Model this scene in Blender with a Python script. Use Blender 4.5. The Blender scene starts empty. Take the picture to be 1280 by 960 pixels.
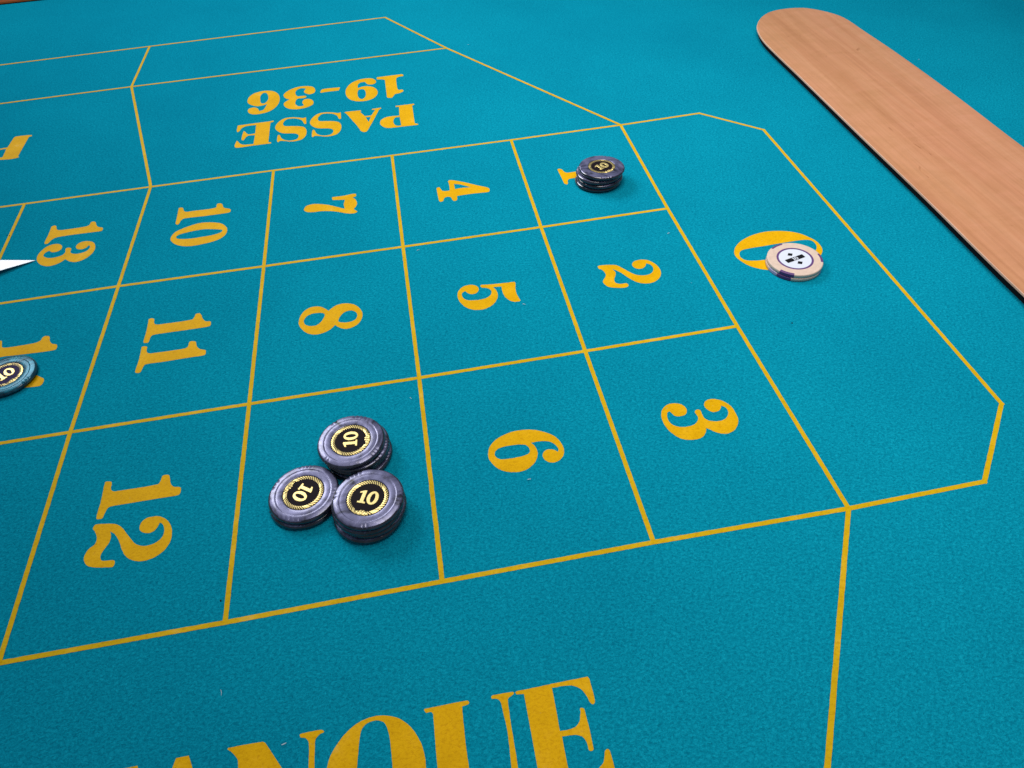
import bpy, bmesh, math, random
from mathutils import Vector, Matrix, noise
random.seed(7)
sc = bpy.context.scene
COL = sc.collection
PI = math.pi

# ------------------------------------------------------------------ camera
cam_d = bpy.data.cameras.new("camera")
cam = bpy.data.objects.new("camera", cam_d)
COL.objects.link(cam)
r, u, b = [0.983786,-0.172901,-0.047651], [0.158222,0.711608,0.684529], [-0.084447,-0.680969,0.727427]
cam.matrix_world = Matrix(((r[0], u[0], b[0], [-0.20144,-0.63304,0.33688][0]), (r[1], u[1], b[1], [-0.20144,-0.63304,0.33688][1]),
                           (r[2], u[2], b[2], [-0.20144,-0.63304,0.33688][2]), (0, 0, 0, 1)))
cam_d.sensor_width = 36.0
cam_d.lens = 25.0157
cam_d.clip_start = 0.01
cam_d.clip_end = 50.0
sc.camera = cam

# ------------------------------------------------------------------ light
sc.view_settings.view_transform = 'Standard'
sc.view_settings.look = 'None'
sc.view_settings.exposure = 0.0
sc.view_settings.gamma = 1.0
world = bpy.data.worlds.new("World")
sc.world = world
world.use_nodes = True
bg = world.node_tree.nodes["Background"]
bg.inputs[0].default_value = (0.66, 0.86, 1.06, 1)
bg.inputs[1].default_value = 0.20

def area(name, loc, target, sx, sy, power, color, spread=180):
    d = bpy.data.lights.new(name, 'AREA')
    d.shape = 'RECTANGLE'
    d.size, d.size_y = sx, sy
    d.energy = power
    d.color = color
    d.spread = math.radians(spread)
    o = bpy.data.objects.new(name, d)
    COL.objects.link(o)
    o.location = loc
    o.rotation_euler = (Vector(target) - Vector(loc)).to_track_quat('-Z', 'Y').to_euler()
    return o

area("ceiling_panel_light", (-0.95, 1.09, 1.24), (-0.02, 0.31, 0), 0.95, 0.75, 7.0, (0.93, 0.95, 1.0), 82)
area("ceiling_panel_light", (0.02, -0.22, 1.23), (0.12, -0.18, 0), 0.95, 0.55, 2.75, (1.0, 0.97, 0.93), 71)

# ------------------------------------------------------------------ data (millimetres on the table plane)
GLYPHS = {
'12': [[[[-413.28,-344.31],[-412.23,-343.79],[-409.59,-344.57,1],[-409.06,-346.31],[-408.68,-350.41],[-406.93,-352.01],[-404.27,-352.42],[-381.33,-352.3],[-380.23,-350.18],[-379.63,-346.59],[-378.25,-346.13],[-375.81,-346.8],[-375.06,-348.67],[-373.6,-353.78],[-371.5,-356.26],[-367.9,-357.31],[-367.12,-358.78],[-367.24,-361.99],[-368.23,-363.0],[-378.47,-362.99],[-399.94,-362.94],[-405.55,-362.96],[-407.63,-363.78],[-408.48,-366.37],[-409.32,-370.31],[-410.04,-370.84],[-412.35,-370.36],[-412.95,-368.87],[-412.82,-357.79]]],[[[-413.11,-376.91,1],[-413.23,-375.89],[-412.32,-374.28],[-408.71,-374.49],[-401.25,-376.03],[-397.43,-378.69],[-393.82,-383.2],[-390.17,-388.19],[-387.37,-391.66],[-383.75,-393.87],[-380.97,-394.44],[-376.77,-393.83],[-373.4,-391.31],[-372.3,-387.96],[-373.1,-383.51],[-374.79,-380.83],[-375.93,-380.6,1],[-376.62,-383.12],[-378.16,-385.44],[-381.29,-386.24],[-384.83,-384.72],[-386.67,-382.04],[-386.49,-378.41],[-384.17,-375.86],[-379.82,-375.41],[-376.37,-376.12],[-371.97,-379.4],[-369.07,-384.01],[-367.79,-388.89],[-368.01,-394.67],[-370.48,-399.56],[-374.76,-402.74],[-379.32,-403.98],[-383.61,-403.6],[-387.62,-401.86],[-390.78,-399.17],[-393.81,-394.47],[-396.66,-388.15],[-399.79,-383.28],[-402.76,-380.7,1],[-401.71,-384.52],[-402.0,-388.34],[-404.25,-392.97],[-404.87,-396.3],[-404.1,-398.63,1],[-402.89,-399.37],[-397.47,-400.1],[-396.31,-401.14],[-396.19,-403.31],[-396.86,-404.4],[-400.89,-403.88],[-406.36,-402.77],[-410.41,-401.04],[-413.16,-397.71],[-413.81,-394.16],[-412.76,-390.6],[-409.73,-387.4],[-409.52,-383.89],[-410.64,-380.72]]]],
'3': [[[[-76.03,-361.6],[-73.66,-358.35],[-69.77,-356.09],[-65.58,-356.18],[-61.98,-357.95],[-60.26,-361.29],[-60.52,-363.97],[-62.63,-366.56],[-66.16,-367.0],[-68.93,-366.0],[-70.18,-363.56],[-70.92,-361.9,1],[-72.39,-362.39],[-73.68,-365.5],[-73.7,-370.17],[-71.53,-373.62],[-67.55,-375.46],[-63.06,-375.78],[-59.07,-374.68],[-56.28,-371.97],[-55.62,-369.44],[-56.04,-366.31],[-55.47,-364.73],[-53.67,-364.1],[-52.21,-365.11],[-52.4,-368.46],[-51.87,-371.93],[-49.63,-374.22],[-45.0,-375.62],[-40.64,-375.04],[-37.64,-372.69],[-36.05,-369.33],[-36.5,-365.82],[-38.42,-364.02,1],[-40.01,-366.76],[-42.67,-368.22],[-45.68,-367.9],[-47.87,-365.38],[-48.62,-361.78],[-47.06,-359.0],[-43.89,-357.6],[-39.9,-358.27],[-36.08,-360.72],[-32.86,-365.93],[-32.11,-371.88],[-32.68,-377.11],[-34.39,-380.7],[-38.21,-384.43],[-42.91,-385.99],[-46.66,-385.18],[-49.91,-383.06],[-52.46,-380.37],[-53.89,-379.41,1],[-54.67,-381.51],[-57.76,-385.02],[-61.79,-386.38],[-67.11,-385.74],[-71.42,-383.67],[-74.91,-379.07],[-77.08,-373.4],[-77.44,-366.69]]]],
'6': [[[[-185.98,-370.17],[-184.41,-365.86],[-180.54,-361.68],[-175.48,-359.0],[-169.13,-357.24],[-163.05,-357.22],[-157.6,-358.09],[-152.41,-360.25],[-147.47,-363.43],[-143.71,-367.53],[-141.69,-372.99],[-141.32,-377.42],[-142.75,-381.7],[-145.64,-384.48],[-149.01,-385.45],[-151.96,-384.54],[-154.16,-382.1],[-154.68,-379.15],[-153.46,-376.55],[-150.9,-375.25],[-148.24,-375.65],[-146.24,-376.95],[-145.18,-378.33,1],[-144.47,-376.17],[-145.39,-373.07],[-147.54,-370.26],[-150.89,-368.65],[-154.93,-368.08],[-159.56,-368.14,1],[-157.81,-370.98],[-157.06,-375.21],[-157.83,-379.05],[-160.21,-383.06],[-163.96,-386.17],[-168.27,-387.74],[-173.55,-387.44],[-178.59,-385.72],[-182.51,-382.51],[-185.34,-377.71],[-186.36,-374.1]],[[-182.33,-371.52],[-180.57,-369.01],[-176.93,-367.75],[-171.41,-367.59],[-165.98,-368.06],[-162.97,-369.17],[-161.55,-371.35],[-161.38,-373.99],[-162.14,-375.56],[-164.85,-376.69],[-170.38,-377.22],[-176.24,-377.11],[-180.16,-376.27],[-182.07,-374.16]]]],
'5': [[[[-186.13,-219.15],[-184.78,-215.0],[-181.48,-211.26],[-177.51,-209.92],[-173.77,-210.43],[-170.76,-212.66],[-169.8,-215.91],[-170.72,-219.07],[-173.35,-221.05],[-176.6,-220.81],[-178.68,-218.83],[-180.02,-216.5,1],[-182.04,-217.51],[-183.04,-220.62],[-182.22,-224.49],[-179.77,-227.11],[-175.75,-228.34],[-170.24,-228.77],[-165.42,-227.71],[-161.94,-224.85],[-160.94,-221.38],[-162.08,-218.12],[-165.06,-215.9],[-166.89,-215.47],[-168.23,-213.26],[-167.33,-211.96,1],[-159.41,-213.08],[-149.99,-213.79],[-142.4,-214.06,1],[-141.74,-215.75,1],[-142.98,-222.64],[-143.1,-228.56],[-141.75,-236.54,1],[-142.83,-237.37,1],[-146.46,-236.88],[-149.72,-234.31],[-152.14,-229.37],[-153.0,-223.26],[-152.72,-217.32,1],[-159.03,-216.73,1],[-157.3,-220.75],[-156.88,-226.05],[-158.22,-230.86],[-161.57,-235.86],[-166.21,-239.06],[-171.42,-240.11],[-177.18,-238.76],[-181.74,-235.08],[-185.1,-228.91],[-186.3,-223.53]]]],
'2': [[[[-77.04,-210.5,1],[-74.89,-209.82],[-66.85,-210.95],[-62.46,-212.81],[-58.93,-217.63],[-54.85,-223.7],[-51.13,-227.46],[-46.3,-229.08],[-41.84,-228.75],[-38.67,-226.41],[-36.83,-222.15],[-37.49,-218.04],[-40.11,-215.41,1],[-41.72,-218.21],[-44.68,-220.66],[-48.09,-220.63],[-50.73,-218.02],[-51.11,-214.35],[-48.96,-211.26],[-44.4,-210.1],[-39.29,-211.18],[-35.51,-214.91],[-32.94,-220.72],[-32.68,-227.46],[-35.12,-233.44],[-39.85,-237.64],[-45.08,-239.04],[-50.42,-237.77],[-54.69,-234.49],[-58.36,-229.04],[-62.12,-221.96],[-64.58,-218.63],[-67.14,-216.44,1],[-65.88,-220.67],[-66.9,-224.3],[-69.01,-228.41],[-69.21,-232.54],[-66.25,-234.76],[-61.57,-235.11],[-60.73,-237.94],[-63.38,-239.7],[-70.6,-238.36],[-75.62,-235.91],[-77.8,-231.63],[-77.71,-228.62],[-74.55,-224.02],[-73.57,-220.38],[-74.9,-215.37],[-77.03,-213.28]]]],
'8': [[[[-302.84,-224.42],[-302.13,-218.3],[-299.57,-212.51],[-295.53,-209.14],[-291.42,-208.44],[-287.27,-209.62],[-284.04,-212.55],[-281.28,-215.7,1],[-279.0,-213.36],[-275.31,-210.61],[-270.7,-209.86],[-266.1,-210.8],[-261.55,-213.83],[-258.45,-218.52],[-256.78,-223.9],[-257.41,-230.07],[-260.25,-235.29],[-264.34,-238.11],[-268.8,-238.77],[-272.78,-236.84],[-276.77,-232.85,1],[-279.45,-236.32],[-283.43,-238.78],[-287.84,-239.98],[-292.25,-239.44],[-296.72,-236.74],[-300.39,-231.84],[-302.3,-227.3]],[[-299.08,-222.51],[-297.15,-218.4],[-293.56,-216.4],[-289.48,-216.29],[-285.37,-217.46],[-283.99,-219.83],[-285.32,-224.3],[-287.53,-227.96],[-290.19,-229.96],[-293.76,-229.96],[-297.37,-228.1],[-298.87,-225.34]],[[-274.28,-228.25],[-272.2,-222.79],[-268.98,-219.64],[-265.32,-219.06],[-262.17,-220.87],[-260.53,-224.79],[-261.45,-229.14],[-264.2,-231.28],[-268.25,-231.72],[-272.28,-230.79],[-273.84,-229.74]]]],
'7': [[[[-302.91,-72.84],[-300.86,-68.55],[-295.69,-67.03],[-289.16,-68.52],[-282.19,-71.66],[-275.27,-76.23],[-269.26,-80.55],[-267.76,-80.93,1],[-268.54,-74.32],[-267.36,-66.89,1],[-278.28,-64.68,1],[-278.8,-59.85,1],[-268.15,-60.08],[-258.42,-59.23],[-257.63,-63.18],[-260.75,-64.87,1],[-258.2,-68.81],[-257.05,-75.62],[-258.48,-80.88],[-260.27,-83.61,1],[-259.02,-85.51],[-257.16,-88.74],[-259.56,-90.48],[-263.82,-89.96],[-268.49,-87.85],[-275.3,-83.93],[-281.73,-81.52],[-288.17,-80.13],[-295.46,-79.87],[-300.2,-78.29],[-302.64,-75.3]]]],
'4': [[[[-186.56,-68.43,1],[-184.21,-67.34],[-182.99,-70.61],[-181.99,-73.81],[-178.81,-75.21],[-175.46,-75.07,1],[-174.96,-66.75],[-175.25,-59.37,1],[-173.74,-58.02],[-169.4,-59.59],[-161.44,-64.67],[-150.8,-72.56],[-141.9,-79.08],[-141.05,-82.24],[-141.75,-85.39],[-143.85,-86.1],[-157.0,-85.2],[-170.28,-85.51,1],[-171.05,-91.83],[-173.78,-92.75],[-175.15,-89.57],[-175.85,-86.13],[-178.11,-84.74],[-181.32,-85.96],[-183.37,-90.71],[-185.78,-90.9],[-186.56,-87.88]],[[-170.53,-65.33,1],[-165.4,-67.51],[-161.31,-70.7],[-156.69,-74.68,1],[-162.6,-73.75],[-170.73,-73.77,1]]]],
'10': [[[[-413.36,-43.72,1],[-411.5,-43.13],[-409.56,-44.68],[-408.03,-49.51],[-406.05,-51.46],[-400.03,-51.53],[-380.7,-51.17],[-379.82,-45.27],[-376.56,-45.28],[-374.96,-48.15],[-373.16,-53.08],[-367.63,-56.65],[-366.82,-60.71],[-368.82,-62.19],[-390.13,-62.38],[-405.89,-61.96],[-408.51,-64.43],[-409.36,-68.86],[-410.6,-70.47],[-412.65,-68.42,1],[-412.83,-57.86]]],[[[-413.24,-91.89],[-412.88,-86.1],[-410.3,-81.16],[-405.0,-77.58],[-399.1,-74.86],[-393.06,-72.92],[-386.75,-72.96],[-379.39,-74.8],[-373.18,-77.88],[-368.87,-83.15],[-366.84,-88.93],[-367.61,-95.81],[-371.21,-100.78],[-377.02,-103.7],[-384.96,-105.35],[-393.78,-106.05],[-400.41,-104.78],[-406.54,-101.49],[-410.87,-96.83]],[[-409.13,-89.24],[-407.06,-86.43],[-400.71,-84.65],[-393.41,-83.47],[-385.93,-83.44],[-378.23,-85.36],[-372.62,-87.27],[-370.77,-89.08],[-372.16,-91.72],[-378.11,-93.95],[-386.26,-94.51],[-395.24,-94.87],[-402.73,-93.9],[-407.47,-92.22]]]],
'11': [[[[-413.4,-194.62,1],[-411.61,-194.01],[-409.5,-195.36],[-408.81,-199.5],[-407.06,-202.01],[-402.68,-202.6],[-381.19,-202.51],[-379.86,-200.27],[-378.97,-196.61],[-376.53,-196.49],[-374.88,-198.85],[-373.24,-203.51],[-370.68,-206.89],[-367.63,-207.59],[-366.66,-210.5],[-367.3,-212.86],[-374.43,-213.53],[-395.7,-213.33],[-407.01,-213.59],[-408.58,-215.26],[-409.42,-221.1],[-412.33,-220.83],[-412.97,-218.69],[-412.81,-208.99]]],[[[-413.13,-225.16,1],[-411.66,-224.71],[-409.39,-225.85],[-408.88,-230.27],[-406.87,-233.05],[-402.93,-233.56],[-382.31,-233.58],[-380.18,-232.11],[-379.76,-227.47],[-378.01,-226.91],[-375.35,-228.08],[-373.82,-233.16],[-371.31,-236.7],[-367.45,-238.66],[-366.61,-241.4],[-367.36,-243.77],[-375.79,-243.92],[-396.1,-244.26],[-406.99,-244.21],[-408.38,-246.36],[-409.48,-251.51],[-411.94,-251.69],[-413.13,-250.1],[-412.72,-239.0]]]],
'13': [[[[-520.97,-46.16,1],[-519.06,-44.77],[-516.88,-46.43],[-515.54,-50.74],[-513.45,-53.1],[-508.25,-53.93],[-490.39,-53.3],[-488.01,-51.57],[-487.41,-47.52],[-485.55,-46.76],[-483.39,-48.52],[-481.52,-53.65],[-479.03,-57.05],[-475.38,-58.88],[-474.6,-61.36],[-475.08,-63.8],[-480.51,-64.0],[-497.92,-63.76],[-511.58,-64.43],[-514.93,-66.73],[-517.34,-72.49],[-519.61,-72.19],[-520.49,-69.78],[-520.34,-59.12]]],[[[-520.32,-93.81],[-521.0,-87.77],[-519.36,-81.36],[-516.29,-76.5],[-511.43,-74.64],[-507.33,-75.47],[-504.0,-79.07],[-503.37,-83.54],[-505.53,-86.44],[-509.79,-86.68],[-513.2,-83.72,1],[-515.84,-86.49],[-516.04,-90.24],[-513.92,-92.86],[-509.58,-94.91],[-504.83,-94.89],[-500.49,-93.18],[-498.95,-89.75],[-499.63,-84.03],[-498.16,-83.09],[-495.12,-84.7],[-494.57,-89.96],[-492.76,-92.53],[-488.8,-94.08],[-483.67,-93.47],[-480.42,-90.86],[-479.49,-86.36],[-481.03,-83.83],[-482.77,-86.86],[-485.83,-88.25],[-489.48,-87.11],[-491.6,-83.84],[-491.24,-79.59],[-487.97,-76.89],[-483.0,-77.23],[-478.45,-80.1],[-475.44,-86.06],[-474.93,-93.9],[-477.39,-100.05],[-481.63,-104.42],[-486.97,-105.85],[-492.26,-103.5],[-496.28,-99.63,1],[-498.57,-102.8],[-502.6,-105.52],[-507.98,-106.51],[-513.91,-103.61],[-517.99,-98.94]]]],
'14': [[[[-521.56,-196.06],[-519.7,-194.95],[-518.21,-194.43],[-517.1,-195.37],[-515.17,-201.76],[-513.43,-203.0],[-507.85,-203.43],[-492.15,-202.77],[-488.78,-200.98],[-487.82,-197.33],[-486.07,-196.61],[-483.22,-197.95],[-481.62,-203.04],[-479.05,-206.6],[-475.4,-208.45],[-474.49,-212.69],[-475.53,-213.95],[-482.53,-214.19],[-502.21,-213.44],[-513.11,-213.03],[-515.77,-214.88],[-515.52,-222.59],[-517.96,-223.23],[-519.06,-220.59],[-519.99,-208.18]]],[[[-520.14,-232.19,1],[-517.79,-231.1],[-516.57,-234.37],[-515.57,-237.57],[-512.39,-238.97],[-509.04,-238.83,1],[-508.54,-230.51],[-508.83,-223.13,1],[-507.32,-221.78],[-502.98,-223.35],[-495.02,-228.43],[-484.38,-236.32],[-475.48,-242.84],[-474.63,-246.0],[-475.33,-249.15],[-477.43,-249.86],[-490.58,-248.96],[-503.86,-249.27,1],[-504.63,-255.59],[-507.36,-256.51],[-508.73,-253.33],[-509.43,-249.89],[-511.69,-248.5],[-514.9,-249.72],[-516.95,-254.47],[-519.36,-254.66],[-520.14,-251.64]],[[-504.11,-229.09,1],[-498.98,-231.27],[-494.89,-234.46],[-490.27,-238.44,1],[-496.18,-237.51],[-504.31,-237.53,1]]]],
'0': [[[[28.97,-217.52],[32.73,-211.44],[39.48,-205.42],[49.47,-200.64],[59.81,-198.45],[69.05,-198.92],[78.63,-201.64],[86.06,-205.97],[91.23,-212.06],[94.91,-219.59],[95.11,-227.24],[92.87,-233.09],[87.54,-238.61],[79.63,-242.89],[69.96,-245.66],[60.45,-246.91],[51.8,-246.34],[43.96,-243.95],[38.79,-241.2],[32.83,-235.7],[29.31,-228.67],[28.01,-223.12]],[[31.84,-220.88],[34.62,-217.29],[40.39,-216.02],[52.36,-215.7],[64.39,-215.38],[79.08,-215.16],[87.53,-215.58],[91.82,-217.74],[92.65,-222.85],[90.88,-227.81],[86.22,-232.0],[75.65,-233.64],[62.69,-233.63],[49.02,-232.4],[39.77,-231.4],[33.61,-229.19],[31.26,-225.48]]]],
'PASSE': [[[[-212.34,102.47,1],[-193.02,102.34,1],[-192.8,100.15,1],[-195.29,98.56,1],[-195.73,58.81,1],[-192.49,56.61,1],[-192.68,54.38,1],[-208.86,55.1],[-214.88,55.14],[-223.84,56.31],[-228.82,62.2],[-230.24,69.13],[-228.15,76.01],[-221.81,80.12],[-209.89,79.68,1],[-208.97,99.76,1],[-212.49,100.05,1]],[[-209.7,76.76,1],[-214.33,76.37],[-216.66,69.51],[-215.98,61.93],[-213.57,58.02],[-209.44,57.69,1]]],[[[-265.93,102.12,1],[-264.36,103.41,1],[-248.79,102.53,1],[-248.46,100.36,1],[-249.67,98.96,1],[-244.95,88.24,1],[-238.41,87.61,1],[-233.66,99.69,1],[-237.15,100.32,1],[-237.07,102.39,1],[-227.64,102.9,1],[-227.59,100.78,1],[-229.78,98.95,1],[-243.77,55.03],[-246.8,53.79],[-249.7,56.65],[-250.73,60.13,1],[-254.2,71.63,1],[-263.65,98.56,1]],[[-244.28,85.18,1],[-238.9,84.87,1],[-241.6,73.92,1]]],[[[-269.57,103.71,1],[-269.32,89.14,1],[-271.24,89.33],[-273.88,98.03],[-278.12,102.64],[-283.56,105.02],[-288.99,104.81],[-292.41,99.77],[-293.11,94.04],[-291.15,89.8],[-284.25,87.9],[-275.85,85.08],[-271.3,81.33],[-269.24,73.36],[-270.31,63.13],[-274.46,56.31],[-280.4,54.46],[-285.58,54.93],[-291.53,57.8],[-295.63,58.91],[-297.45,57.05],[-298.59,58.93],[-298.07,71.52],[-296.58,71.92],[-293.83,63.17],[-289.32,58.46],[-284.11,56.88],[-279.66,58.04],[-277.42,62.67],[-278.16,68.17],[-281.92,71.14],[-292.48,74.36],[-297.84,79.57],[-300.86,86.99],[-300.39,94.37],[-296.7,102.67],[-291.34,107.53],[-283.57,107.62],[-277.34,105.36],[-272.69,102.85]]],[[[-305.4,102.18,1],[-304.67,87.71,1],[-306.58,87.9],[-309.48,96.55],[-313.84,101.13],[-319.3,103.48],[-324.67,103.28],[-327.89,98.27],[-328.4,92.58],[-326.31,88.37],[-319.43,86.48],[-311.01,83.68],[-306.38,79.96],[-304.08,72.03],[-304.8,61.88],[-308.69,55.1],[-314.51,53.26],[-319.66,53.73],[-325.65,56.58],[-329.74,57.68],[-331.49,55.83],[-332.68,57.7],[-332.58,70.21],[-331.11,70.61],[-328.11,61.91],[-323.48,57.23],[-318.27,55.67],[-313.9,56.82],[-311.83,61.42],[-312.74,66.88],[-316.57,69.83],[-327.13,73.03],[-332.61,78.21],[-335.84,85.58],[-335.62,92.91],[-332.23,101.15],[-327.09,105.98],[-319.39,106.06],[-313.15,103.82],[-308.46,101.33]]],[[[-338.9,104.17,1],[-338.38,101.67,1],[-341.71,99.91,1],[-341.28,58.01,1],[-338.54,57.58,1],[-338.4,55.08,1],[-355.19,55.31,1],[-367.14,54.7],[-372.27,55.32],[-374.12,58.1],[-373.16,69.41],[-371.96,68.31],[-369.3,62.94],[-365.36,59.57],[-355.79,58.53,1],[-355.66,76.96,1],[-362.39,77.52],[-364.72,74.19],[-366.5,68.86],[-368.54,71.29],[-367.76,88.61],[-366.54,87.47],[-363.85,81.91],[-361.86,80.24],[-355.77,80.51,1],[-356.11,99.04,1],[-365.6,99.16],[-369.93,96.55],[-372.36,89.87],[-373.73,88.3],[-374.82,90.54],[-375.01,102.91,1],[-356.41,103.29,1],[-342.3,103.42,1]]]],
'19-36': [[[[-228.96,177.98,1],[-228.07,179.12,1],[-200.72,179.2,1],[-199.33,177.38],[-199.82,173.89],[-203.62,173.6],[-207.16,170.63],[-207.95,158.05],[-207.69,142.59],[-206.23,139.9],[-202.58,139.61],[-202.06,135.32],[-206.35,131.87],[-211.28,130.49],[-214.93,123.24],[-219.67,124.59],[-220.22,129.34,1],[-220.17,169.45,1],[-223.79,172.09],[-228.75,173.13,1]]],[[[-263.98,151.15],[-262.19,162.07],[-257.06,172.26],[-249.45,177.95],[-241.05,179.49],[-234.42,177.57],[-230.49,171.46],[-230.78,164.66],[-235.02,161.98],[-239.89,164.36],[-242.16,170.89,1],[-247.16,170.37],[-250.19,165.39],[-250.4,156.77,1],[-245.82,159.29],[-239.26,158.75],[-232.89,153.65],[-229.41,143.15],[-230.9,133.3],[-235.6,126.37],[-242.9,123.35],[-251.62,124.55],[-258.67,130.17],[-262.54,138.6]],[[-251.19,141.87],[-250.14,150.97],[-247.22,153.37],[-243.62,151.0],[-242.15,141.16],[-243.41,132.25],[-246.72,128.61],[-249.82,132.23]]],[[[-291.33,158.02,1],[-290.16,163.39],[-286.5,165.6],[-269.69,164.61,1],[-271.22,157.01,1],[-286.45,157.2],[-290.5,156.46,1]]],[[[-331.15,161.85],[-329.03,168.8],[-322.77,175.62],[-314.67,179.11],[-306.41,178.28],[-299.74,174.42],[-296.9,166.28],[-297.84,158.94],[-302.66,156.55],[-307.62,160.79],[-308.97,165.92],[-307.08,172.08,1],[-312.07,174.48],[-316.5,171.9],[-318.37,166.7],[-317.7,158.95],[-315.54,154.6,1],[-307.45,153.79],[-306.17,151.01],[-308.13,148.78],[-315.36,148.98],[-317.54,142.27],[-316.89,134.84],[-313.17,129.86],[-308.46,130.68],[-310.25,138.39],[-308.04,145.07],[-302.41,144.39],[-298.71,138.77],[-298.58,131.49],[-302.83,126.42],[-309.85,123.95],[-317.7,124.03],[-324.92,128.17],[-329.18,135.61],[-329.5,142.92],[-324.2,149.65,1],[-328.37,153.6]]],[[[-369.56,158.8],[-368.66,167.83],[-364.35,175.08],[-357.28,178.79],[-349.95,178.99],[-342.37,175.09],[-337.04,166.35],[-334.84,154.51],[-335.81,141.98],[-340.0,131.51],[-346.69,125.46],[-353.58,123.54],[-359.82,123.89],[-365.18,127.99],[-367.19,133.81],[-366.41,138.91],[-361.84,140.84],[-357.25,137.23],[-355.22,130.47,1],[-351.01,131.94],[-349.06,138.51],[-347.5,145.27,1],[-352.51,143.07],[-358.84,143.04],[-365.58,148.55],[-368.78,154.0]],[[-355.81,156.75],[-356.16,168.03],[-353.71,173.95],[-350.42,173.39],[-347.93,165.68],[-347.36,156.21],[-349.35,149.42],[-352.0,147.44],[-354.56,149.98]]]],
'PAIR': [[[[-606.31,138.86,1],[-605.28,141.3],[-592.86,141.43,1],[-588.54,140.26,1],[-588.09,137.73,1],[-590.66,137.12,1],[-589.82,96.21,1],[-588.31,94.3],[-589.75,92.67],[-596.18,91.88],[-605.07,93.03],[-613.75,95.03],[-620.48,99.82],[-622.74,108.52],[-620.28,116.09],[-606.5,118.65,1]],[[-605.23,98.29,1],[-610.44,98.16],[-613.86,103.11],[-614.5,111.45],[-612.72,115.1],[-606.55,115.53,1]]]],
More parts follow.
